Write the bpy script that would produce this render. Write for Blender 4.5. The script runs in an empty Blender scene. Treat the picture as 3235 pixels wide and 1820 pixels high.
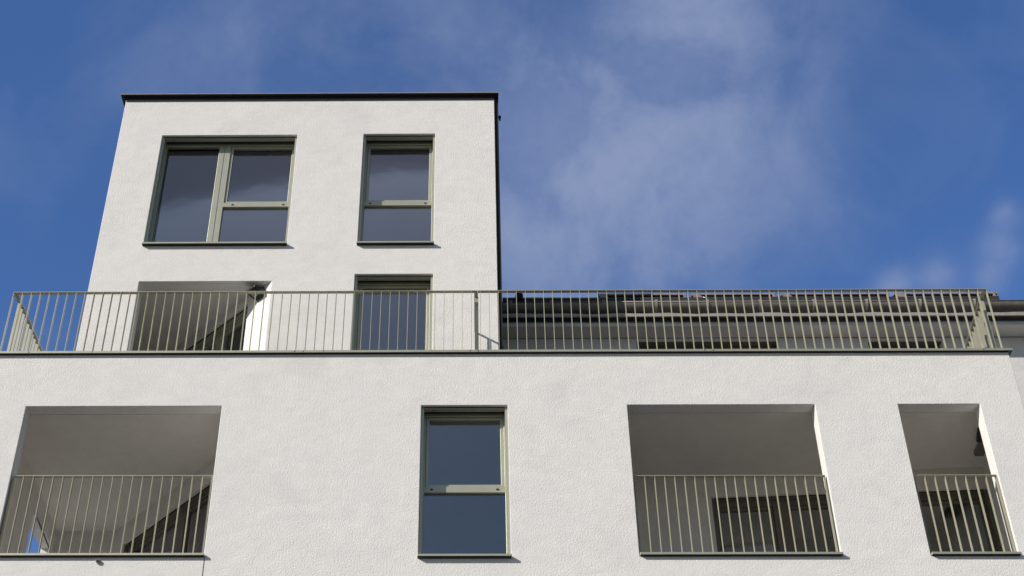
import bpy, bmesh, math, random
from mathutils import Vector, Matrix
random.seed(7)
C = bpy.context.scene.collection
H = 1.6                       # eye height: all z below are above the eye
PI = math.pi

# ------------------------------------------------------------------ camera
cd = bpy.data.cameras.new("camera"); cam = bpy.data.objects.new("camera", cd); C.objects.link(cam)
yaw, pitch, roll = [math.radians(a) for a in (-0.7554103, 36.9451552, 0.2491137)]
fwd = Vector((math.sin(yaw)*math.cos(pitch), math.cos(yaw)*math.cos(pitch), math.sin(pitch)))
rgt = Vector((math.cos(yaw), -math.sin(yaw), 0)); up = rgt.cross(fwd)
r2 = rgt*math.cos(roll) + up*math.sin(roll); u2 = -rgt*math.sin(roll) + up*math.cos(roll)
M = Matrix((r2, u2, -fwd)).transposed().to_4x4(); M.translation = (0, 0, H)
cam.matrix_world = M
cd.sensor_width = 36; cd.sensor_fit = 'HORIZONTAL'; cd.lens = 4428/3235*36
cd.shift_x = (1617.5-1438.4985)/3235
cd.clip_end = 3000; cd.clip_start = 0.1
bpy.context.scene.camera = cam

# ------------------------------------------------------------------ sun and sky
SUN = Vector((1.62, 1.0, -1.0)).normalized()            # travel direction
el = math.asin(-SUN.z); az = math.atan2(-SUN.x, -SUN.y)
sd = bpy.data.lights.new("sun", 'SUN'); so = bpy.data.objects.new("sun", sd); C.objects.link(so)
so.rotation_euler = SUN.to_track_quat('-Z', 'Y').to_euler(); so.location = (-20, -12, 25)
sd.energy = 5.0; sd.angle = math.radians(0.5); sd.color = (1.0, 0.93, 0.84)
w = bpy.data.worlds.new("World"); bpy.context.scene.world = w; w.use_nodes = True
nt = w.node_tree; N = nt.nodes; L = nt.links
bg = N['Background']; sky = N.new('ShaderNodeTexSky'); sky.sky_type = 'NISHITA'; sky.sun_disc = False
sky.sun_elevation = el; sky.sun_rotation = az % (2*PI); sky.air_density = 1.0; sky.dust_density = 0.3; sky.ozone_density = 2.5
bg.inputs[1].default_value = 0.1
def vm(op, a, b=None):
    n = N.new('ShaderNodeVectorMath'); n.operation = op
    for i, s in enumerate((a, b)):
        if s is None: continue
        if isinstance(s, (tuple, list, Vector)): n.inputs[i].default_value = s
        else: L.new(s, n.inputs[i])
    return n
def mth(op, a, b=None, clamp=False, tree=None):
    n = (tree or nt).nodes.new('ShaderNodeMath'); n.operation = op; n.use_clamp = clamp
    for i, s in enumerate((a, b)):
        if s is None: continue
        if isinstance(s, (int, float)): n.inputs[i].default_value = s
        else: (tree or nt).links.new(s, n.inputs[i])
    return n.outputs[0]
tc = N.new('ShaderNodeTexCoord'); dirv = vm('NORMALIZE', tc.outputs['Generated']).outputs[0]
sep = N.new('ShaderNodeSeparateXYZ'); L.new(dirv, sep.inputs[0])
def noise(vec, scale, detail, rough, dist=0.0, off=(0, 0, 0)):
    o = vm('ADD', vec, off)
    n = N.new('ShaderNodeTexNoise'); L.new(o.outputs[0], n.inputs['Vector']); n.inputs['Scale'].default_value = scale
    n.inputs['Detail'].default_value = detail; n.inputs['Roughness'].default_value = rough; n.inputs['Distortion'].default_value = dist
    return n.outputs[0]
# soft high cloud: where it is thick is given by directions in the sky (azimuth from +Y, elevation, radius, weight)
LOBES = [(7.5, 42.5, 4.6, .60), (12, 47.2, 2.8, .62), (4, 44, 2.8, .35), (4.5, 40, 4.2, .55), (13.5, 41, 3.4, .34), (9, 38, 3.5, .20), (16, 46.2, 3.6, .26),
         (-13, 45.5, 5, .16), (-4, 47.5, 4, .10), (20.7, 35.3, .5, .6), (19.8, 34.6, .6, .4), (25.8, 35.6, .6, .5), (26.4, 36.8, .5, .45), (25.0, 34.6, .5, .35),
         (22.6, 35.2, .6, .30), (18.4, 37.4, 1.6, .12)]
acc = None
for a, e_, rad, wt in LOBES:
    a = math.radians(a); e_ = math.radians(e_)
    d = (math.sin(a)*math.cos(e_), math.cos(a)*math.cos(e_), math.sin(e_))
    dist = vm('DISTANCE', dirv, d).outputs['Value']
    q = mth('DIVIDE', dist, math.radians(rad)); q = mth('MULTIPLY', q, q); q = mth('MULTIPLY', q, -0.9); q = mth('EXPONENT', q); q = mth('MULTIPLY', q, wt)
    acc = q if acc is None else mth('ADD', acc, q)
n1 = noise(dirv, 9, 6, .52, .5, (3.1, 0, 1.7)); n2 = noise(dirv, 34, 5, .6, .3, (0, 5, 0))
tex = mth('SUBTRACT', mth('ADD', mth('MULTIPLY', n1, 3.4), mth('MULTIPLY', n2, .6)), 1.30); tex = mth('MAXIMUM', tex, .34)
n3 = noise(dirv, 95, 4, .62, .2, (2, 1, 0)); acc = mth('MAXIMUM', acc, 0.0)
cl = mth('MULTIPLY', acc, mth('MULTIPLY', tex, mth('ADD', mth('MULTIPLY', n3, .7), .65))); cl = mth('ADD', cl, mth('MULTIPLY', mth('MULTIPLY', mth('SUBTRACT', n1, .46, True), .30), mth('MULTIPLY', sep.outputs[1], 2.0, True))); cl = mth('MULTIPLY', mth('DIVIDE', cl, mth('ADD', cl, .75)), 1.5); cl = mth('MINIMUM', cl, 0.9)
tint = N.new('ShaderNodeMix'); tint.data_type = 'RGBA'; tint.blend_type = 'MULTIPLY'; tint.inputs[0].default_value = 1
L.new(sky.outputs[0], tint.inputs[6]); 
fy = mth('ADD', mth('MULTIPLY', sep.outputs[1], 1.6), .55, True)      # deep blue away from the sun, unseen sun side tinted paler for less blue fill
tc2 = N.new('ShaderNodeMix'); tc2.data_type = 'RGBA'; L.new(fy, tc2.inputs[0]); tc2.inputs[6].default_value = (.86, .80, .74, 1); tc2.inputs[7].default_value = (0.72, .99, 1.42, 1)
L.new(tc2.outputs[2], tint.inputs[7])
mx = N.new('ShaderNodeMix'); mx.data_type = 'RGBA'; L.new(cl, mx.inputs[0]); L.new(tint.outputs[2], mx.inputs[6])
mx.inputs[7].default_value = (2.55, 3.15, 4.9, 1)
# pale haze added out of view, to lighten reflections in the upper windows
hd = vm('DISTANCE', dirv, (-.10*math.cos(math.radians(50)), -math.cos(math.radians(50)), math.sin(math.radians(50)))).outputs['Value']
hq = mth('DIVIDE', hd, math.radians(14)); hq = mth('MULTIPLY', mth('MULTIPLY', hq, hq), -.9); hq = mth('EXPONENT', hq)
hz = N.new('ShaderNodeMix'); hz.data_type = 'RGBA'; L.new(hq, hz.inputs[0]); L.new(mx.outputs[2], hz.inputs[6]); hz.inputs[7].default_value = (3.7, 3.75, 4.9, 1)
L.new(hz.outputs[2], bg.inputs[0])
vs = bpy.context.scene.view_settings; vs.view_transform = 'Standard'; vs.look = 'None'; vs.exposure = 0.09; vs.gamma = 1
bpy.context.scene.cycles.max_bounces = 8; bpy.context.scene.cycles.diffuse_bounces = 5

# ------------------------------------------------------------------ materials
def base_mat(name, rough=.6, metal=0.0, spec=.5):
    m = bpy.data.materials.new(name); m.use_nodes = True; b = m.node_tree.nodes['Principled BSDF']
    b.inputs['Roughness'].default_value = rough; b.inputs['Metallic'].default_value = metal; b.inputs['Specular IOR Level'].default_value = spec
    return m, m.node_tree, b
def tnoise(t, scale, detail=4, rough=.55, stretch=(1, 1, 1), dist=0.0):
    co = t.nodes.new('ShaderNodeNewGeometry'); mp = t.nodes.new('ShaderNodeMapping'); mp.inputs['Scale'].default_value = stretch
    t.links.new(co.outputs['Position'], mp.inputs['Vector']); n = t.nodes.new('ShaderNodeTexNoise'); t.links.new(mp.outputs[0], n.inputs['Vector'])
    n.inputs['Scale'].default_value = scale; n.inputs['Detail'].default_value = detail; n.inputs['Roughness'].default_value = rough; n.inputs['Distortion'].default_value = dist
    return n.outputs[0]
def ramp(t, fac, stops):
    r = t.nodes.new('ShaderNodeValToRGB'); el_ = r.color_ramp.elements
    while len(el_) < len(stops): el_.new(.5)
    for e_, (p, c) in zip(el_, stops): e_.position = p; e_.color = (*c, 1)
    t.links.new(fac, r.inputs[0]); return r.outputs[0]
def mixc(t, fac, a, b, mode='MIX'):
    m = t.nodes.new('ShaderNodeMix'); m.data_type = 'RGBA'; m.blend_type = mode
    for i, s in ((0, fac), (6, a), (7, b)):
        if isinstance(s, (int, float)): m.inputs[i].default_value = s
        elif isinstance(s, tuple): m.inputs[i].default_value = (*s, 1)
        else: t.links.new(s, m.inputs[i])
    return m.outputs[2]
def bump(t, b, h, strength, dist, prev=None):
    n = t.nodes.new('ShaderNodeBump'); n.inputs['Strength'].default_value = strength; n.inputs['Distance'].default_value = dist
    t.links.new(h, n.inputs['Height'])
    if prev: t.links.new(prev, n.inputs['Normal'])
    t.links.new(n.outputs[0], b.inputs['Normal']); return n.outputs[0]
def plaster(name, c0, c1, c2, grain=1.0):
    m, t, b = base_mat(name, .92, 0, .2)
    big = tnoise(t, .9, 5, .6, (1, 1, 1.5), .4); mid = tnoise(t, 5, 4, .6, (1, 1, 1.7), .3); fine = tnoise(t, 45, 3, .6)
    col = ramp(t, big, [(.32, c0), (.5, c1), (.7, c2)])
    col = mixc(t, .55, col, ramp(t, mid, [(.3, (.91, .91, .915)), (.7, (1.04, 1.037, 1.034))]), 'MULTIPLY')
    col = mixc(t, .8, col, ramp(t, fine, [(.3, (.90, .90, .90)), (.65, (1.05, 1.05, 1.05))]), 'MULTIPLY')
    t.links.new(col, b.inputs['Base Color'])
    p = bump(t, b, tnoise(t, 1.7, 3, .5, (1, 1, 1.4), .5), .25, .04)
    p = bump(t, b, tnoise(t, 11, 4, .6, (1, 1, 1.2), .15), .14, .008, p)
    p = bump(t, b, tnoise(t, 52, 2, .6, (1, 1, 1), 0), .85*grain, .007, p)
    return m
def metal_paint(name, c, rough=.42, var=.08, dirt=None, scale=6, metallic=0.0):
    m, t, b = base_mat(name, rough, metallic, .5)
    n = tnoise(t, scale, 4, .6); lo = tuple(x*(1-var) for x in c); hi = tuple(min(1, x*(1+var)) for x in c)
    col = ramp(t, n, [(.3, lo), (.7, hi)])
    if dirt: col = mixc(t, ramp(t, tnoise(t, 14, 5, .7), [(.52, (0, 0, 0)), (.75, (.7, .7, .7))]), col, dirt)
    t.links.new(col, b.inputs['Base Color'])
    bump(t, b, tnoise(t, 30, 2, .5), .12, .002); return m
m_wall = plaster("white_render", (.665, .665, .66), (.72, .716, .705), (.695, .695, .69))
m_inner = plaster("loggia_paint", (.68, .66, .63), (.71, .69, .66), (.69, .68, .65), .4)
m_greyw = plaster("grey_render", (.60, .60, .605), (.62, .62, .62), (.61, .61, .615), .5)
m_olive = metal_paint("olive_beige_paint", (.46, .455, .36), .42, .05, metallic=.55)
m_rail = metal_paint("railing_paint", (.45, .44, .335), .44, .06, metallic=.4)
m_frame = metal_paint("window_frame_paint", (.46, .465, .37), .42, .05, metallic=.55)
m_dark = metal_paint("anthracite_sheet", (.018, .019, .022), .45, .2)
m_clad = metal_paint("black_cladding", (.006, .006, .008), .8, .2)
m_slot = metal_paint("shutter_slot", (.01, .01, .01), .8, .2)  # near black; also colours the painted shade strips under coping, flashings and sills
m_gutter = metal_paint("gutter_metal", (.15, .14, .125), .38, .22, (.16, .15, .13), 9)
m_strip = metal_paint("drip_metal", (.30, .285, .26), .5, .12, (.14, .13, .12), 12)
m_navy = metal_paint("collector_glass", (.018, .022, .045), .12, .3)
m_pink = metal_paint("weathered_aluminium", (.25, .22, .21), .5, .2, (.10, .09, .09), 10)
m_roof = metal_paint("dark_roof_tile", (.03, .028, .027), .7, .35, None, 12)
m_lamp = metal_paint("black_lamp_housing", (.012, .012, .015), .35, .2)
m_lens = metal_paint("lamp_lens", (.25, .26, .22), .2, .2)
m_room = plaster("room_paint", (.83, .79, .72), (.85, .81, .74), (.84, .80, .73), .2)
m_beige = plaster("room_lintel_paint", (.78, .68, .52), (.80, .70, .54), (.79, .69, .53), .2)
m_darkframe = metal_paint('dark_frame_paint', (.13, .12, .095), .45, .1)  # darker frame tone for the loggia doors and the house behind
m_darkroom = plaster('painted_dim_room', (.10, .09, .08), (.11, .10, .09), (.10, .095, .085), .1)  # rooms behind loggia doors: darkness put into the paint so they read unlit
m_floor = metal_paint('oak_floor', (.66, .54, .39), .5, .1)
m_white = metal_paint("white_sticker", (.8, .8, .8), .5, .02)
m_pave = plaster("terrace_slab", (.09, .088, .085), (.11, .105, .10), (.10, .10, .095))
def ground_mat():
    m, t, b = base_mat("asphalt", .9); col = ramp(t, tnoise(t, .5, 6, .6), [(.3, (.07, .07, .07)), (.7, (.10, .098, .095))])
    col = mixc(t, .6, col, ramp(t, tnoise(t, 60, 3, .6), [(.3, (.7, .7, .7)), (.7, (1.2, 1.2, 1.2))]), 'MULTIPLY')
    t.links.new(col, b.inputs['Base Color']); bump(t, b, tnoise(t, 60, 3, .6), .5, .01); return m
def glass_mat(name, refl, tintc, dark=0.0):
    m = bpy.data.materials.new(name); m.use_nodes = True; t = m.node_tree; t.nodes.clear()
    out = t.nodes.new('ShaderNodeOutputMaterial'); g = t.nodes.new('ShaderNodeBsdfGlossy'); g.inputs['Roughness'].default_value = .03
    g.inputs['Color'].default_value = (.92, .96, 1, 1)
    tr = t.nodes.new('ShaderNodeBsdfTransparent'); tr.inputs['Color'].default_value = (*tintc, 1)
    fr = t.nodes.new('ShaderNodeFresnel'); fr.inputs['IOR'].default_value = 1.5
    smu = ramp(t, tnoise(t, 2.2, 5, .6, (1, 1, .8), .8), [(.3, (refl*.98,)*3), (.7, (refl*1.03,)*3)])
    add = mth('ADD', smu, fr.outputs[0], True, t)
    bn = t.nodes.new('ShaderNodeBump'); bn.inputs['Strength'].default_value = .02; bn.inputs['Distance'].default_value = .01
    t.links.new(tnoise(t, 1.6, 2, .5), bn.inputs['Height']); t.links.new(bn.outputs[0], g.inputs['Normal'])
    mxs = t.nodes.new('ShaderNodeMixShader'); t.links.new(add, mxs.inputs[0]); t.links.new(tr.outputs[0], mxs.inputs[1]); t.links.new(g.outputs[0], mxs.inputs[2])
    t.links.new(mxs.outputs[0], out.inputs[0]); return m
m_glass = glass_mat("window_glass", .15, (.93, .95, .93))
m_ground = ground_mat()

# ------------------------------------------------------------------ mesh helpers
IDN = Matrix.Identity(4)
def frame_at(p0, p1):
    """local (along, inwards, up) -> world; inwards is to the left of p0->p1"""
    d = (Vector((*p1, 0)) - Vector((*p0, 0))).normalized(); n = Vector((-d.y, d.x, 0))
    m = Matrix((d, n, Vector((0, 0, 1)))).transposed().to_4x4(); m.translation = (p0[0], p0[1], 0); return m
class MB:
    def __init__(s, mat=IDN): s.v = []; s.f = []; s.m = mat
    def add(s, vs_, fs):
        k = len(s.v); s.v += [s.m @ Vector(p) for p in vs_]; s.f += [[k+i for i in f] for f in fs]; return s
    def box(s, x0, x1, y0, y1, z0, z1):
        return s.add([(x, y, z) for z in (z0, z1) for y in (y0, y1) for x in (x0, x1)],
                     [(0, 2, 3, 1), (4, 5, 7, 6), (0, 1, 5, 4), (2, 6, 7, 3), (0, 4, 6, 2), (1, 3, 7, 5)])
    def quad(s, *p): return s.add(p, [tuple(range(len(p)))])
    def cyl(s, p0, p1, r, n=16, r1=None):
        p0 = Vector(p0); p1 = Vector(p1); r1 = r if r1 is None else r1; d = (p1-p0).normalized(); a = d.orthogonal().normalized(); b = d.cross(a)
        ring = lambda p, rr: [p+a*rr*math.cos(2*PI*i/n)+b*rr*math.sin(2*PI*i/n) for i in range(n)]
        return s.add(ring(p0, r)+ring(p1, r1), [(i, (i+1) % n, n+(i+1) % n, n+i) for i in range(n)]+[tuple(range(n))[::-1], tuple(range(n, 2*n))])
    def wall(s, x0, x1, z0, z1, t, holes=(), y0=0.0):
        """solid slab with rectangular openings (boundary faces only)"""
        xs = sorted({x0, x1, *[h[0] for h in holes], *[h[1] for h in holes]}); zs = sorted({z0, z1, *[h[2] for h in holes], *[h[3] for h in holes]})
        nx, nz = len(xs)-1, len(zs)-1
        def solid(i, j):
            if i < 0 or j < 0 or i >= nx or j >= nz: return False
            cx, cz = (xs[i]+xs[i+1])/2, (zs[j]+zs[j+1])/2
            return not any(h[0] < cx < h[1] and h[2] < cz < h[3] for h in holes)
        ya, yb = y0, y0+t
        for i in range(nx):
            for j in range(nz):
                if not solid(i, j): continue
                a, b, c, d = xs[i], xs[i+1], zs[j], zs[j+1]
                s.quad((a, ya, c), (b, ya, c), (b, ya, d), (a, ya, d)); s.quad((b, yb, c), (a, yb, c), (a, yb, d), (b, yb, d))
                if not solid(i-1, j): s.quad((a, yb, c), (a, ya, c), (a, ya, d), (a, yb, d))
                if not solid(i+1, j): s.quad((b, ya, c), (b, yb, c), (b, yb, d), (b, ya, d))
                if not solid(i, j-1): s.quad((a, yb, c), (b, yb, c), (b, ya, c), (a, ya, c))
                if not solid(i, j+1): s.quad((a, ya, d), (b, ya, d), (b, yb, d), (a, yb, d))
        return s
    def build(s, name, mat, parent=None, label=None, bevel=0, smooth=False, cat=None, group=None, kind=None, at=None):
        org = Vector((0, 0, 0))
        if parent is not None:
            p = parent
            while p is not None: org += p.location; p = p.parent
        elif at is not None: org = Vector(at)+Vector((0, 0, H))
        me = bpy.data.meshes.new(name); bm = bmesh.new()
        vv = [bm.verts.new(p+Vector((0, 0, H))-org) for p in s.v]
        for f in s.f:
            try: bm.faces.new([vv[i] for i in f])
            except ValueError: pass
        bmesh.ops.remove_doubles(bm, verts=bm.verts, dist=1e-5)
        bmesh.ops.recalc_face_normals(bm, faces=bm.faces) if bevel >= 0 else None
        if bevel < 0: bevel = 0
        if bevel:
            bmesh.ops.dissolve_limit(bm, angle_limit=.01, verts=bm.verts, edges=bm.edges)
            es = [e for e in bm.edges if len(e.link_faces) == 2 and e.calc_face_angle(0) > .5]
            bmesh.ops.bevel(bm, geom=es, offset=bevel, segments=2, affect='EDGES', profile=.5)
        if smooth:
            for f in bm.faces: f.smooth = True
        bm.to_mesh(me); bm.free(); me.materials.append(mat)
        o = bpy.data.objects.new(name, me); C.objects.link(o)
        if parent is not None: o.parent = parent
        elif at is not None: o.location = org
        for k, v in (('label', label), ('category', cat), ('group', group), ('kind', kind)):
            if v: o[k] = v
        return o
def thing(name, label, cat, loc, group=None):
    o = bpy.data.objects.new(name, None); o.empty_display_size = .2; C.objects.link(o); o.location = (loc[0], loc[1], loc[2]+H)
    o['label'] = label; o['category'] = cat
    if group: o['group'] = group
    return o

# ------------------------------------------------------------------ ground
MB().box(-900, 900, -900, 900, -2.1, -1.6).build('ground', m_ground, kind='structure')

# ------------------------------------------------------------------ main building
BASE = -1.6
house = thing('apartment_building', 'white rendered apartment building with open loggias and a set back top block', 'building', (0, 15, BASE))
Y1, Y2 = 15.0, 16.0
ZL, ZB = 9.436, 7.375                # lintel and sill of the lower openings
ZC = 10.215                          # underside of the coping
ZT = 10.20                           # terrace level
holes1 = [(-5.619, -3.139, 7.345, ZL), (-.621, .467, 7.35, ZL), (1.97, 4.326, 7.345, ZL), (5.365, 6.391, 7.345, ZL)]
XL, XR = -6.17, 6.93
f = MB(); f.wall(XL, XR, BASE, ZC, .2, holes1, Y1)
f.build('front_wall', m_wall, house, bevel=.006)
# side walls, slightly splayed
f = MB(frame_at((XL-.0, Y1+.202), (-6.30, 21.0))); f.m = frame_at((XL, Y1+.202), (-6.30, 21.0))
dL = 2.058
f.wall(0, 5.7, BASE, ZC, -.17, [(2.07, 3.26, 7.36, 9.18)])
f.build('side_wall', m_wall, house)
f = MB(frame_at((XR, Y1+.202), (7.22, 17.64))); f.wall(0, 2.44, BASE, ZC, .18); f.build('side_wall', m_wall, house)
# terrace floor (roof slab of the lower block)
MB().add([(XL+.03, 15.21, z) for z in (9.80, 10.17)]+[(6.88, 15.21, z) for z in (9.80, 10.17)]+[(7.12, 17.64, z) for z in (9.80, 10.17)]+[(-6.2, 17.64, z) for z in (9.80, 10.17)],
         [(0, 2, 4, 6), (1, 7, 5, 3), (0, 1, 3, 2), (2, 3, 5, 4), (4, 5, 7, 6), (6, 7, 1, 0)]).build('terrace_floor', m_pave, house)
# coping
c = MB(); c.box(-6.23, 6.975, 14.95, 14.958, ZC, 10.246); c.box(-6.23, 6.975, 14.9582, 15.24, 10.239, 10.246); c.box(6.967, 6.975, 14.9582, 15.24, ZC, 10.2388)
c.build('coping', m_olive, house)
MB().box(-6.17, 6.93, 14.960, 15.20, 10.2165, 10.236).build('painted_shade_strip', m_slot, house)  # near-black strip behind the lip, painting in the shade under the coping
c = MB(frame_at((6.975, 15.243), (7.265, 17.64))); c.box(0, 2.41, 0, .26, ZC, 10.246); c.build('coping', m_olive, house)
c = MB(frame_at((-6.23, 15.243), (-6.30, 17.64))); c.box(0, 2.39, -.26, 0, ZC, 10.246); c.build('coping', m_olive, house)
for x in (-5.72, -2.27, -2.16, -.0, .10, 3.02, 3.13, 6.6): MB().box(x-.006, x+.006, 14.946, 14.9495, 10.224, 10.236).build('coping_screw', m_slot, house)

for x in (-4.9, -1.9, 1.1, 4.1): MB().box(x-.002, x+.002, 14.9465, 14.9495, 10.217, 10.245).build('coping_joint', m_strip, house)
# loggia interiors -------------------------------------------------
def shell(pts, z0, z1, name, mat, skip=(), floor=True, ceil=True, fm=None):
    """inner faces of a room; pts counter-clockwise seen from above"""
    s = MB(); n = len(pts)
    for i in range(n):
        if i in skip: continue
        a, b = pts[i], pts[(i+1) % n]
        s.quad((a[0], a[1], z0), (a[0], a[1], z1), (b[0], b[1], z1), (b[0], b[1], z0))
    if ceil: s.add([(p[0], p[1], z1) for p in pts], [tuple(range(n))])
    if floor: s.add([(p[0], p[1], z0) for p in pts], [tuple(range(n))])
    return s.build(name, mat, house, bevel=-1)
ZCE = 9.49
# left loggia: front edge, diagonal window wall, back wall; left wall is the pierced side wall
DA0, DA1 = (-3.139, 16.05), (-5.196, 18.506)
Yf = 15.202
lod = shell([(-5.95, Yf), (-3.02, Yf), (-3.02, 16.05), (-3.139, 16.05), DA1, (-6.16, 18.53), (-6.06, 17.9)], 7.34, ZCE, 'loggia_lining', m_inner, skip=(0, 3, 5, 6))
# front return of the lining (between reveal and inner wall) and pierced left wall
s = MB(); s.quad((-5.95, Yf+.001, 7.34), (-5.95, Yf+.001, ZCE), (-5.62, Yf+.001, ZCE), (-5.62, Yf+.001, 7.34)); s.quad((-3.14, Yf+.001, 7.34), (-3.14, Yf+.001, ZCE), (-3.02, Yf+.001, ZCE), (-3.02, Yf+.001, 7.34))
s.quad((-5.62, Yf+.001, ZL), (-5.62, Yf+.001, ZCE), (-3.14, Yf+.001, ZCE), (-3.14, Yf+.001, ZL)); s.build('loggia_lining', m_inner, house, bevel=-1)
s = MB(frame_at((-5.93, Yf), (-6.14, 18.7))); s.wall(0, 3.5, 7.34, ZCE+.02, -.02, [(2.06, 3.25, 7.34, 9.18)], 0); s.m = frame_at((-5.93, Yf), (-6.14, 18.7))
s.build('loggia_lining', m_inner, house)
s = MB(frame_at(DA0, DA1).copy()); 
def diag_wall(p0, p1, z0, z1, s0, s1, zh, name='loggia_lining'):
    # wall faces the loggia on its left-hand side (looking from p0 to p1)
    m = frame_at(p0, p1); Lg = (Vector(p1)-Vector(p0)).length
    q = MB(m); q.wall(0, Lg, z0, z1, -.25, [(s0, s1, z0+.05, zh)]); q.build(name, m_inner, house); return m
# local +y points to the left of p0->p1, i.e. away from... use mirrored axis so 'inwards' = behind the wall
def frame_flip(p0, p1):
    d = (Vector((*p1, 0)) - Vector((*p0, 0))).normalized(); n = Vector((d.y, -d.x, 0))
    m = Matrix((d, n, Vector((0, 0, 1)))).transposed().to_4x4(); m.translation = (p0[0], p0[1], 0); return m
FA = frame_flip(DA0, DA1); q = MB(FA); q.wall(0, 3.204, 7.34, ZCE, .3, [(.52, 2.91, 7.40, 9.16)]); q.build('loggia_lining', m_inner, house)
# right loggia
PB0, PB1 = (1.9, 17.05), (7.07, 16.678)
q0 = (6.965, 16.686)
shell([(1.90, Yf), (6.70, Yf), q0, PB0], 7.34, ZCE, 'loggia_lining', m_inner, skip=(0, 2))
s = MB()
for a, b in ((1.9, 1.97), (4.326, 5.365), (6.391, 6.70)): s.quad((a, Yf+.001, 7.34), (a, Yf+.001, ZCE), (b, Yf+.001, ZCE), (b, Yf+.001, 7.34))
for a, b in ((1.97, 4.326), (5.365, 6.391)): s.quad((a, Yf+.001, ZL), (a, Yf+.001, ZCE), (b, Yf+.001, ZCE), (b, Yf+.001, ZL))
s.build('loggia_lining', m_inner, house, bevel=-1)
FB = frame_at(PB0, PB1); q = MB(FB); q.wall(0, 5.08, 7.34, ZCE, .3, [(1.365, 3.35, 7.40, 9.183), (3.95, 5.035, 7.40, 9.172)]); q.build('loggia_lining', m_inner, house)

# flashings under the loggia railings
for (a, b, _, _) in (holes1[0], holes1[2], holes1[3]):
    MB().box(a+.004, b+.012, 14.950, 15.25, 7.350, 7.378).build('flashing', m_olive, house, bevel=.002); MB().box(a+.012, b+.006, 14.958, 14.998, 7.346, 7.3495).build('painted_shade_strip', m_slot, house)  # thin black strip paints the shade below each flashing

# tower ------------------------------------------------------------
TX0, TX1, TZ = -5.473, .393, 15.80
holes2 = [(-4.793, -2.684, 12.845, 15.035), (-1.650, -.534, 12.845, 15.045), (-1.660, -.532, 10.205, 12.292), (-4.760, -2.845, 10.205, 12.173)]
t_ = MB(); t_.wall(TX0, TX1, 10.172, TZ, .25, holes2, Y2); t_.build('tower_front_wall', m_wall, house, bevel=.006)
MB().box(TX0, TX0+.22, Y2+.252, 21, 10.172, TZ).build('tower_side_wall', m_wall, house)
MB().box(TX1-.22, TX1, Y2+.252, 21, 10.172, TZ).build('tower_side_wall', m_wall, house)
MB().box(TX0+.222, TX1-.222, 20.8, 21, 10.172, TZ).build('tower_back_wall', m_wall, house)
MB().box(TX0+.222, TX1-.222, Y2+.252, 20.79, TZ-.25, TZ-.004).build('tower_ceiling', m_wall, house)
r = MB(); r.box(TX0-.075, TX1+.066, Y2-.072, 21.08, TZ+.048, TZ+.0575); r.box(TX0-.012, TX1+.012, Y2-.014, 21.01, TZ+.008, TZ+.0478); r.build('roof_cap', m_clad, house)  # cap underside near black: its shade is put into the colour
MB().box(TX0-.078, TX1+.069, Y2-.075, 21.08, TZ+.058, TZ+.070).build('roof_edge_trim', m_strip, house)
MB().box(TX0+.01, TX1-.01, Y2-.012, Y2-.003, TZ-.035, TZ+.006).build('roof_edge_trim', m_dark, house)
MB().box(TX1+.003, TX1+.062, Y2+.03, 21, 10.25, TZ+.004).build('side_cladding', m_clad, house)
b_ = MB(); b_.cyl((TX1+.06, 16.25, 15.63), (TX1+.11, 16.25, 15.63), .022); b_.cyl((TX1+.09, 16.25, 15.66), (TX1+.09, 16.25, 15.56), .014)
b_.build('wall_hook', m_clad, house, smooth=True)
# tower loggia
DT0, DT1 = (-2.845, 16.252), (-4.863, 18.08)
ZCT = 12.21
shell([(-5.24, 16.254), (-2.7, 16.254), (-3.0, 16.254), (-4.99, 18.22), (-5.24, 18.24)], 10.19, ZCT, 'loggia_lining', m_inner, skip=(0, 1, 2))
s = MB(); s.quad((-5.24, 16.2535, 10.2), (-5.24, 16.2535, ZCT), (-4.76, 16.2535, ZCT), (-4.76, 16.2535, 10.2)); s.quad((-4.76, 16.2535, 12.173), (-4.76, 16.2535, ZCT), (-2.8, 16.2535, ZCT), (-2.8, 16.2535, 12.173)); s.build('loggia_lining', m_inner, house, bevel=-1)
FT = frame_flip((-2.847, 16.003), (-4.863, 18.08)); q = MB(FT); q.wall(0, .345, 10.19, 12.172, .03)
q.wall(.345, 2.95, 10.19, ZCT, .3, [(.545, 2.25, 10.25, 12.06)]); q.build('loggia_wall', m_wall, house)

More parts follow.
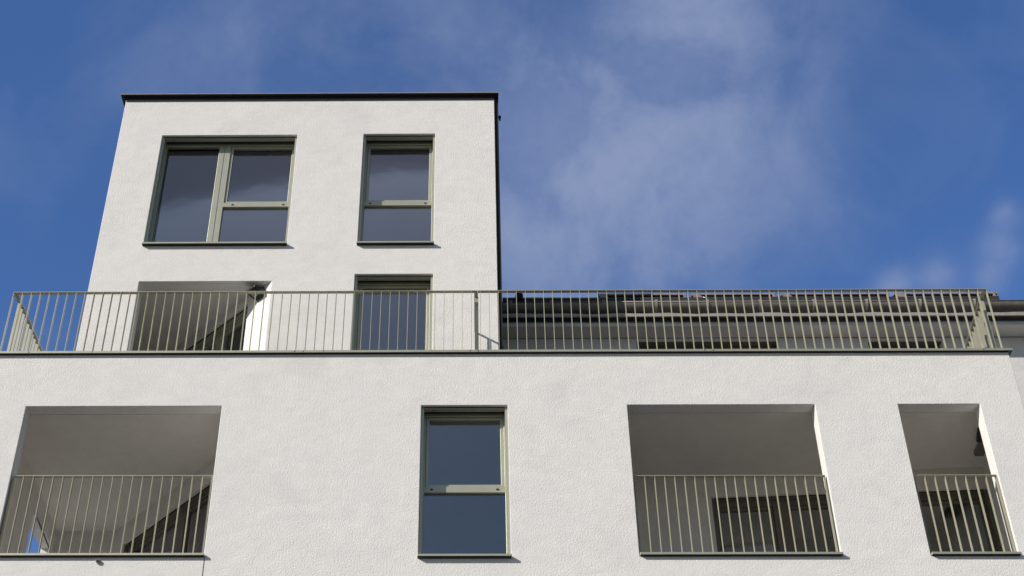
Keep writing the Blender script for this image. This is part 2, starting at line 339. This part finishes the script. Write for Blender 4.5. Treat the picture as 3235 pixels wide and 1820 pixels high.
# windows ----------------------------------------------------------
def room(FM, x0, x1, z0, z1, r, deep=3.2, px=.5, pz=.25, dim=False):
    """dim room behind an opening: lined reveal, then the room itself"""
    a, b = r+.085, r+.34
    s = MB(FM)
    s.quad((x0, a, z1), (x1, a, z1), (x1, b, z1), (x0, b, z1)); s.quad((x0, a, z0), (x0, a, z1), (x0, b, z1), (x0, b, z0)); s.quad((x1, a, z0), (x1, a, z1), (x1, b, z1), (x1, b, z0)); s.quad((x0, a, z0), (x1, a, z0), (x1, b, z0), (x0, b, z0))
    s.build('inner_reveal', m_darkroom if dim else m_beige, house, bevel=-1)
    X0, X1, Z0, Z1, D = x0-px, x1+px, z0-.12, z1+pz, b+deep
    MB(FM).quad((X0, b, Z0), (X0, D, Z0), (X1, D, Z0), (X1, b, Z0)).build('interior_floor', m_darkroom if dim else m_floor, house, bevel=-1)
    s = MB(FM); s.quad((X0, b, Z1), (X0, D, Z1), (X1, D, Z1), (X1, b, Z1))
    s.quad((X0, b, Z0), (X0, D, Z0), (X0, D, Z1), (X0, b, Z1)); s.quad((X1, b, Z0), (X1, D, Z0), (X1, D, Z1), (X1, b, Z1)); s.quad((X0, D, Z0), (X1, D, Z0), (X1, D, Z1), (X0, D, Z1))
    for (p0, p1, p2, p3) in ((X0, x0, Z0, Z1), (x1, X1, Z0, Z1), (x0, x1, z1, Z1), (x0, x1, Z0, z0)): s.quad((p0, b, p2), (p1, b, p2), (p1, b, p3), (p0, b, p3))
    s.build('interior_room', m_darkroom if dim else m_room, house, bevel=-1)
def window(FM, x0, x1, z0, z1, lights, name='window', label=None, r=.2, sill=True, guides=True, mat=None, px=.5, deep=3.2, ng=.035, dim=False):
    """lights: list of (xa, xb, za, zb, opening?) in local coords; frame members fill the rest"""
    mat = mat or m_frame
    w_ = MB(FM); w_.wall(x0+.001, x1-.001, z0+.001, z1-.001, .075, [(a, b, c_, d) for a, b, c_, d, _ in lights], r)
    win = w_.build(name, mat, house, label, bevel=.003)
    for a, b, c_, d, op in lights:
        if op:
            g = .005; sw = .042
            s = MB(FM); s.wall(a+g, b-g, c_+g, d-g, .05, [(a+sw, b-sw, c_+.036, d-sw)], r+.018); s.build('sash', mat, win, bevel=.003)
            MB(FM).box(a+sw-.004, b-sw+.004, r+.046, r+.054, c_+.032, d-sw+.004).build('pane', m_glass, win)
        else:
            MB(FM).box(a-.004, b+.004, r+.040, r+.048, c_-.004, d+.004).build('pane', m_glass, win)
    if guides:
        for a, b in ((x0+.002, x0+ng), (x1-ng, x1-.002)):
            s = MB(FM); e = .045 if r > .15 else .03; s.box(a, b, e, e+.045, z0+.003, z1-.014); s.box(a, b, e+.065, r-.002, z0+.003, z1-.014) if r > .15 else None; s.box(a if a < x0+.01 else b-.012, a+.012 if a < x0+.01 else b, e+.0452, min(e+.0648, r-.002), z0+.003, z1-.014)
            s.build('guide_rail', mat, win)
        MB(FM).box(x0+ng+.002, x1-ng-.002, .058, .128, z1-.022, z1-.001).build('shutter_bar', mat, win)
        MB(FM).box(x0+ng+.002, x1-ng-.002, .040, .056, z1-.004, z1-.001).build('shutter_slot', m_slot, win)
        MB(FM).box(x0+ng+.002, x1-ng-.002, .130, r-.003, z1-.005, z1-.001).build('shutter_slot', m_slot, win)
        MB(FM).box(x0+.13, x0+.19, .085, .105, z1-.0245, z1-.0225).build('sticker', m_pink, win)
    if sill:
        s = MB(FM); s.box(x0-.010, x1+.010, -.066, r-.001, z0-.026, z0+.0005); s.build('sill', mat, win, bevel=.002); MB(FM).box(x0-.002, x1+.002, -.056, -.002, z0-.031, z0-.0262).build('painted_shade_strip', m_slot, win)  # black strip below the sill paints in its underside shade
    room(FM, x0+.002, x1-.002, z0+.002, z1-.012, r, deep, px, dim=dim)
    return win
def caps(FM, win, xs, z, r=.2):
    for x in xs: MB(FM).box(x-.016, x+.016, r-.006, r+.001, z-.011, z+.009).build('drain_cap', m_slot, win)
F1 = Matrix.Translation((0, Y1, 0)); F2 = Matrix.Translation((0, Y2, 0))
x0, x1, z0, z1 = holes1[1][0], holes1[1][1], ZB-.022, ZL
wl = window(F1, x0, x1, z0, z1, [(x0+.05, x1-.045, z0+.03, 8.303, False), (x0+.058, x1-.052, 8.385, z1-.045, True)])
wl['label'] = 'tall two part window in the lower front, between the two loggias'
caps(F1, wl, (x0+.14, x1-.14), 8.345)
x0, x1, z0, z1 = holes2[1]; x0, x1 = holes2[1][0], holes2[1][1]; z0, z1 = 12.847, 15.045
ws = window(F2, x0, x1, z0, z1, [(x0+.05, x1-.045, z0+.03, 13.755, False), (x0+.058, x1-.052, 13.838, z1-.045, True)])
ws['label'] = 'narrow two part window in the top block, right of the wide window'
caps(F2, ws, (x0+.14, x1-.14), 13.797)
x0, x1, z0, z1 = holes2[0][0], holes2[0][1], 12.847, 15.035
wb = window(F2, x0, x1, z0, z1, [(x0+.05, -3.918, z0+.03, z1-.045, False), (-3.745, x1-.045, z0+.03, 13.74, False), (-3.737, x1-.052, 13.822, z1-.045, True)])
wb['label'] = 'wide window with one tall pane and two stacked panes in the top block'
caps(F2, wb, (-3.60, -2.83), 13.78)
MB(F2).box(-3.8355, -3.8315, .197, .2005, z0+.03, z1-.01).build('frame_joint', m_slot, wb)
MB(F2).box(x0+.14, x0+.152, .235, .2395, 13.02, 13.13).build('window_sticker', m_white, wb)
x0, x1 = holes2[2][0], holes2[2][1]
wd = window(F2, x0, x1, 10.21, 12.292, [(x0+.058, x1-.052, 10.25, 12.292-.045, True)], 'terrace_door', sill=False)
wd['label'] = 'glazed terrace door in the top block behind the railing'
# loggia doors
dA = window(FA, .522, 2.908, 7.41, 9.158, [(.60, 1.34, 7.46, 9.10, True), (1.53, 2.84, 7.46, 9.10, True)], 'loggia_door', sill=False, r=.12, guides=True, deep=1.6, px=.1, dim=True, mat=m_darkframe)
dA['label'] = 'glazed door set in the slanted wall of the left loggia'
dB = window(FB, 1.367, 3.348, 7.41, 9.181, [(1.44, 2.19, 7.46, 9.08, True), (2.39, 3.29, 7.46, 9.08, True)], 'loggia_door', sill=False, r=.12, deep=1.6, px=.1, dim=True, mat=m_darkframe)
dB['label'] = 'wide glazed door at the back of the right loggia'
dC = window(FB, 3.952, 5.033, 7.41, 9.170, [(4.02, 4.965, 7.46, 9.08, True)], 'loggia_door', sill=False, r=.12, deep=1.6, px=.1, dim=True, mat=m_darkframe)
dC['label'] = 'narrow glazed door at the right end of the right loggia'
dT = window(FT, .547, 2.248, 10.26, 12.058, [(.62, 1.35, 10.3, 11.99, True), (1.50, 2.19, 10.3, 11.99, True)], 'loggia_door', sill=False, r=.12, deep=.5, px=.05)
dT['label'] = 'glazed door in the slanted wall of the top block loggia'

# spout and joint
s = MB(); s.cyl((-4.364, 14.972, 7.285), (-4.364, 15.05, 7.29), .027, 20); s.build('overflow_spout', m_strip, house, smooth=False)
MB().cyl((-4.364, 14.969, 7.285), (-4.364, 14.9715, 7.285), .020, 20).build('spout_opening', m_slot, house)
MB().box(-3.128, -3.1225, 14.9965, 15.0, 5.5, 7.345).build('expansion_joint', m_slot, house)

# ------------------------------------------------------------------ railings
BW, BT = .050, .006
def flat(parent, name, x, y, z0, z1, d=(0, 1), BW=BW, proto={}):
    """one flat upright; its wide side runs along d"""
    key = (round(z1-z0, 4), d, BW)
    if key not in proto:
        me = bpy.data.meshes.new(name); bm = bmesh.new(); D = Vector((d[0], d[1], 0)).normalized(); P = Vector((-D.y, D.x, 0))
        vv = [bm.verts.new(P*a+D*b+Vector((0, 0, c_))) for c_ in (0, z1-z0) for a, b in ((-BT/2, 0), (BT/2, 0), (BT/2, BW), (-BT/2, BW))]
        for f_ in ((0, 3, 2, 1), (4, 5, 6, 7), (0, 1, 5, 4), (1, 2, 6, 5), (2, 3, 7, 6), (3, 0, 4, 7)): bm.faces.new([vv[i] for i in f_])
        bmesh.ops.recalc_face_normals(bm, faces=bm.faces); bm.to_mesh(me); bm.free(); me.materials.append(m_rail); proto[key] = me
    o = bpy.data.objects.new(name, proto[key]); C.objects.link(o); o.parent = parent
    o.location = Vector((x, y, z0+H))-parent.location; return o
ZR0, ZR1 = 10.246, 11.258
RX0, RX1, NB = -6.131, 6.885, 108
step = (RX1-RX0)/NB
def bal(root, xs, y, z0, z1):
    for i, x in enumerate(xs):
        o = flat(root, 'baluster', x, y, z0, z1); o.rotation_euler.z = random.uniform(-.012, .012)
def side_run(root, p0, d, length, z0, z1, sgn):
    D = Vector((d[0], d[1])).normalized(); P = Vector((-D.y, D.x))*sgn; n = int(length/.1205)
    q = MB(Matrix(((D.x, P.x, 0, p0[0]), (D.y, P.y, 0, p0[1]), (0, 0, 1, 0), (0, 0, 0, 1))))
    q.box(.056, length, 0, .056, z1-.007, z1); q.build('side_rail', m_rail, root)
    for i in range(2, n+1):
        a = i*.1205; x, y = p0[0]+D.x*a, p0[1]+D.y*a
        flat(root, 'side_baluster', x, y, z0, z1-.0085, (round(P.x, 5), round(P.y, 5)), .036)
GR = 'metal railings of flat upright bars'
tl = thing('terrace_railing', 'left half of the terrace edge railing, in front of the white top block', 'railing', (-3.0, 15.03, ZR0), GR)
tr = thing('terrace_railing', 'right half of the terrace edge railing, in front of the dark gutter', 'railing', (3.5, 15.03, ZR0), GR)
split = .10
MB().box(RX0-.004, split-.002, 15.02, 15.075, ZR1-.007, ZR1).build('top_rail', m_rail, tl)
MB().box(split+.002, RX1+.004, 15.02, 15.075, ZR1-.007, ZR1).build('top_rail', m_rail, tr)
xs = [RX0+i*step for i in range(NB+1)]
bal(tl, [x for x in xs if x < split], 15.023, ZR0+.0005, ZR1-.0095); bal(tr, [x for x in xs if x > split], 15.023, ZR0+.0005, ZR1-.0095)
side_run(tl, (RX0-.002, 15.02), (-.004, 1), 2.6, ZR0, ZR1, -1)
side_run(tr, (RX1+.002, 15.02), (.108, 1), 2.5, ZR0, ZR1, 1)
for rt, sx in ((tl, (-5.28+.0, -2.26)), (tr, (3.06, 6.66))):
    for x in sx: MB().cyl((x, 15.045, ZR1-.0135), (x, 15.045, ZR1-.0095), .011, 10).build('screw', m_white, rt)
MB().cyl((.05, 15.045, ZR1-.0135), (.05, 15.045, ZR1-.0095), .011, 10).build('screw', m_white, tl)
# partition between the two terraces
tp = thing('partition_railing', 'short railing standing square to the long terrace railing, running back to the top block wall', 'railing', (.09, 15.1, ZR0), GR)
MB().box(.055, .105, 15.078, 15.995, ZR1-.007, ZR1).build('top_rail', m_rail, tp)
for i in range(8):
    flat(tp, 'baluster', .06, 15.17+.1*i+(.02 if i else 0), 10.172, ZR1-.0095, (1, 0))
def loggia_rail(x0, x1, label, zt):
    t = thing('loggia_railing', label, 'railing', ((x0+x1)/2, 15.04, 7.378), GR)
    MB().box(x0, x1, 15.035, 15.085, zt-.007, zt).build('top_rail', m_rail, t)
    n = round((x1-x0-.008)/.1215); st = (x1-x0-.012)/n
    bal(t, [x0+.006+i*st for i in range(n+1)], 15.038, 7.3785, zt-.0095)
    for x in (x0-.004, x1+.004): MB().box(x-.003, x+.003, 15.09, 15.13, 7.3785, zt-.05).build('wall_bracket', m_rail, t)
    return t
loggia_rail(-5.600, -3.153, 'flat bar railing across the left loggia opening', 8.46)
loggia_rail(1.99, 4.310, 'flat bar railing across the wide right loggia opening', 8.445)
loggia_rail(5.385, 6.385, 'short flat bar railing across the narrow rightmost loggia opening', 8.445)

# ------------------------------------------------------------------ lamps
def wall_lamp(FM, s, z, label):
    o0 = FM @ Vector((s, 0, z))
    t = thing('wall_lamp', label, 'lamp', o0, 'dark lamps fixed inside the loggias')
    q = MB(FM); q.box(s-.07, s+.07, -.03, -.002, z-.09, z+.09); q.build('mount', m_lamp, t, bevel=.004)
    q = MB(FM); q.add([(s-.10, -.03, z+.05), (s+.10, -.03, z+.05), (s+.10, -.20, z+.02), (s-.10, -.20, z+.02), (s-.10, -.03, z-.08), (s+.10, -.03, z-.08), (s+.10, -.20, z-.02), (s-.10, -.20, z-.02)],
                      [(0, 1, 2, 3), (7, 6, 5, 4), (0, 4, 5, 1), (1, 5, 6, 2), (2, 6, 7, 3), (3, 7, 4, 0)]); q.build('lamp_housing', m_lamp, t, bevel=.004)
    q = MB(FM); q.add([(s-.06, -.08, z-.069), (s+.06, -.08, z-.069), (s+.06, -.16, z-.041), (s-.06, -.16, z-.041)], [(0, 1, 2, 3)]); q.build('lens', m_lens, t, bevel=-1)
    return t
wall_lamp(FT, .23, 12.06, 'small black lamp on the sunlit slanted wall of the top block loggia')
t = thing('wall_lamp', 'dark hooded lamp under the ceiling of the narrow rightmost loggia opening', 'lamp', (6.66, 16.1, 9.40), 'dark lamps fixed inside the loggias')
q = MB(); q.box(6.68, 6.80, 15.93, 16.27, 9.41, 9.488); q.build('lamp_housing', m_gutter, t, bevel=.006)
q = MB(); q.add([(6.56, 15.66, 9.485), (6.80, 15.66, 9.485), (6.80, 15.92, 9.47), (6.61, 15.92, 9.47), (6.56, 15.66, 9.45), (6.80, 15.66, 9.45), (6.80, 15.92, 9.42), (6.61, 15.92, 9.42)],
                [(0, 1, 2, 3), (7, 6, 5, 4), (0, 4, 5, 1), (1, 5, 6, 2), (2, 6, 7, 3), (3, 7, 4, 0)]); q.build('lamp_hood', m_lamp, t, bevel=.004)

# ------------------------------------------------------------------ house behind, right
nb = thing('neighbouring_house', 'grey rendered house with a dark roof and gutter behind the right terrace', 'building', (5, 17.66, BASE))
q = MB(); q.wall(.46, 13, BASE, 12.30, .3, [(2.539, 4.697, 10.4, 12.247), (6.068, 7.195, 10.4, 12.240)], 17.66); q.build('wall', m_greyw, nb)
for i, (a, b, zz) in enumerate(((2.539, 4.697, 12.247), (6.068, 7.195, 12.240))):
    q = MB(); q.wall(a+.002, b-.002, 10.402, zz-.002, .07, [(a+.07, (a+b)/2-.05, 10.5, zz-.07), ((a+b)/2+.05, b-.07, 10.5, zz-.07)], 17.80)
    wn = q.build('window', m_darkframe, nb, ('wide window', 'narrow window')[i]+' just under the eaves')
    for c0, c1 in ((a+.07, (a+b)/2-.05), ((a+b)/2+.05, b-.07)): MB().box(c0, c1, 17.84, 17.848, 10.5, zz-.07).build('pane', m_glass, wn)
    MB().box(a+.002, b-.002, 17.675, 17.79, zz-.012, zz-.003).build('shutter_bar', m_darkframe, wn)
    MB().box(a+.05, b-.05, 17.9, 17.95, 10.45, zz-.01).build('dark_backing', m_slot, wn)  # near-black sheet set close behind the panes
MB().box(.47, 13, 17.345, 17.655, 12.31, 12.375).build('soffit', m_inner, nb)
MB().box(.47, 13, 17.24, 17.34, 12.395, 12.42).build('soffit', m_slot, nb)
q = MB(); n = 60; prev = None      # drip strip with a gently wavy upper edge
for i in range(n+1):
    x = .49+i*(12.5/n); wv = .008*math.sin(i*1.7)+.006*math.sin(i*.73)
    ring = [(x, 17.20, 12.388), (x, 17.20, 12.442+wv), (x, 17.225, 12.442+wv), (x, 17.225, 12.388)]
    if prev: q.add(prev+ring, [(0, 4, 5, 1), (1, 5, 6, 2), (2, 6, 7, 3), (3, 7, 4, 0)])
    prev = ring
q.build('drip_strip', m_strip, nb)
# half round gutter
q = MB(); n = 18; cy, cz, R0 = 17.315, 12.655, .122
for R_, fl in ((R0, 0), (R0-.006, 1)):
    for i in range(n):
        a0, a1 = PI+PI*i/n, PI+PI*(i+1)/n
        q.quad((.50, cy+R_*math.cos(a0), cz+R_*math.sin(a0)), (13, cy+R_*math.cos(a0), cz+R_*math.sin(a0)), (13, cy+R_*math.cos(a1), cz+R_*math.sin(a1)), (.50, cy+R_*math.cos(a1), cz+R_*math.sin(a1)))
g = q.build('gutter', m_gutter, nb, bevel=-1, smooth=True)
MB().cyl((.49, cy-R0, cz+.002), (13, cy-R0, cz+.002), .011, 12).build('bead', m_gutter, g, smooth=True)
MB().add([(.50, cy+R0*math.cos(PI+PI*i/n), cz+R0*math.sin(PI+PI*i/n)) for i in range(n+1)], [tuple(range(n+1))]).build('end_cap', m_gutter, g, bevel=-1)
for x in (.62, 1.23, 2.03, 2.83, 3.61, 4.41, 5.22, 6.02, 6.83, 7.65, 8.45, 9.25):
    q = MB(); prev = None
    for i in range(13):
        a = PI*.97+PI*.62*i/12; rr = R0+.004
        ring = [(x+dx, cy+r_*math.cos(a), cz+r_*math.sin(a)) for dx in (-.017, .017) for r_ in (rr, rr+.007)]
        if prev: q.add(prev+ring, [(0, 4, 5, 1), (3, 7, 6, 2), (1, 5, 7, 3), (2, 6, 4, 0)])
        prev = ring
    q.box(x-.02, x+.02, cy-R0-.014, cy-R0+.012, cz, cz+.03); q.build('gutter_bracket', m_strip if x > 2.5 else m_gutter, g)  # darker metal within the tower's shadow, lighter beyond: shade put into the colour
# roof: slope going back, thick dark tile edge
q = MB(); q.add([(.49, 17.36, 12.78), (13, 17.36, 12.78), (13, 24, 15.6), (.49, 24, 15.6), (.49, 17.36, 12.60), (13, 17.36, 12.60), (13, 24, 15.40), (.49, 24, 15.40)],
                [(0, 1, 2, 3), (7, 6, 5, 4), (0, 4, 5, 1), (1, 5, 6, 2), (2, 6, 7, 3), (3, 7, 4, 0)]); q.build('roof', m_roof, nb)
q = MB(); x = .50
while x < 8.1:
    q.box(x, x+.30, 17.37, 17.46, 12.79, 12.872+random.uniform(-.006, .006)); x += .305
q.build('tile_edge', m_roof, nb)
MB().box(.50, 2.0, 17.40, 17.47, 12.884, 12.894).build('verge_trim', m_strip, nb)
MB().box(.50, 2.0, 17.355, 17.368, 12.845, 12.853).build('verge_trim', m_strip, nb)
MB().cyl((.755, 17.30, 12.86), (.755, 17.9, 13.0), .060, 24).build('roof_pipe', m_clad, nb, smooth=False)
def collector(x0, x1, label, ridge=True):
    t = thing('solar_collector', label, 'solar panel', ((x0+x1)/2, 17.5, 12.9), 'raised solar collectors along the roof edge')
    MB().box(x0, x1, 17.50, 17.56, 13.015, 13.045).build('frame_edge', m_pink, t, bevel=.003)
    q = MB(); q.add([(x0+.02, 17.51, 13.048), (x1-.02, 17.51, 13.048), (x1-.02, 19.2, 13.60), (x0+.02, 19.2, 13.60), (x0+.02, 17.51, 13.04), (x1-.02, 17.51, 13.04), (x1-.02, 19.2, 13.57), (x0+.02, 19.2, 13.57)],
                    [(0, 1, 2, 3), (7, 6, 5, 4), (0, 4, 5, 1), (1, 5, 6, 2), (2, 6, 7, 3), (3, 7, 4, 0)]); q.build('panel', m_navy, t)
    for z in (12.975, 12.925, 12.885): MB().cyl((x0+.10, 17.53, z), (x1-.03, 17.53, z), .019, 10).build('tube', m_navy, t, smooth=True)
    q = MB(); q.add([(x0+.0, 17.46, 13.01), (x0+.10, 17.46, 13.01), (x0+.22, 17.46, 12.87), (x0+.08, 17.46, 12.87), (x0+.0, 17.50, 13.01), (x0+.10, 17.50, 13.01), (x0+.22, 17.50, 12.87), (x0+.08, 17.50, 12.87)],
                    [(0, 1, 2, 3), (7, 6, 5, 4), (0, 4, 5, 1), (1, 5, 6, 2), (2, 6, 7, 3), (3, 7, 4, 0)]); q.build('bracket', m_pink, t)
    MB().box(x1-.05, x1-.02, 17.46, 17.50, 12.87, 13.03).build('bracket', m_pink, t)
collector(1.98, 3.36, 'leftmost dark solar collector, ending nearest the top block')
collector(3.44, 4.74, 'dark solar collector, second from the left, above the wide eaves window')
collector(4.83, 6.50, 'dark solar collector, third from the left, the longest but one')
collector(6.58, 8.14, 'rightmost dark solar collector, behind the terrace railing corner')
MB().box(7.95, 8.16, 17.47, 17.56, 13.0, 13.03).build('roof_flashing', m_strip, nb)
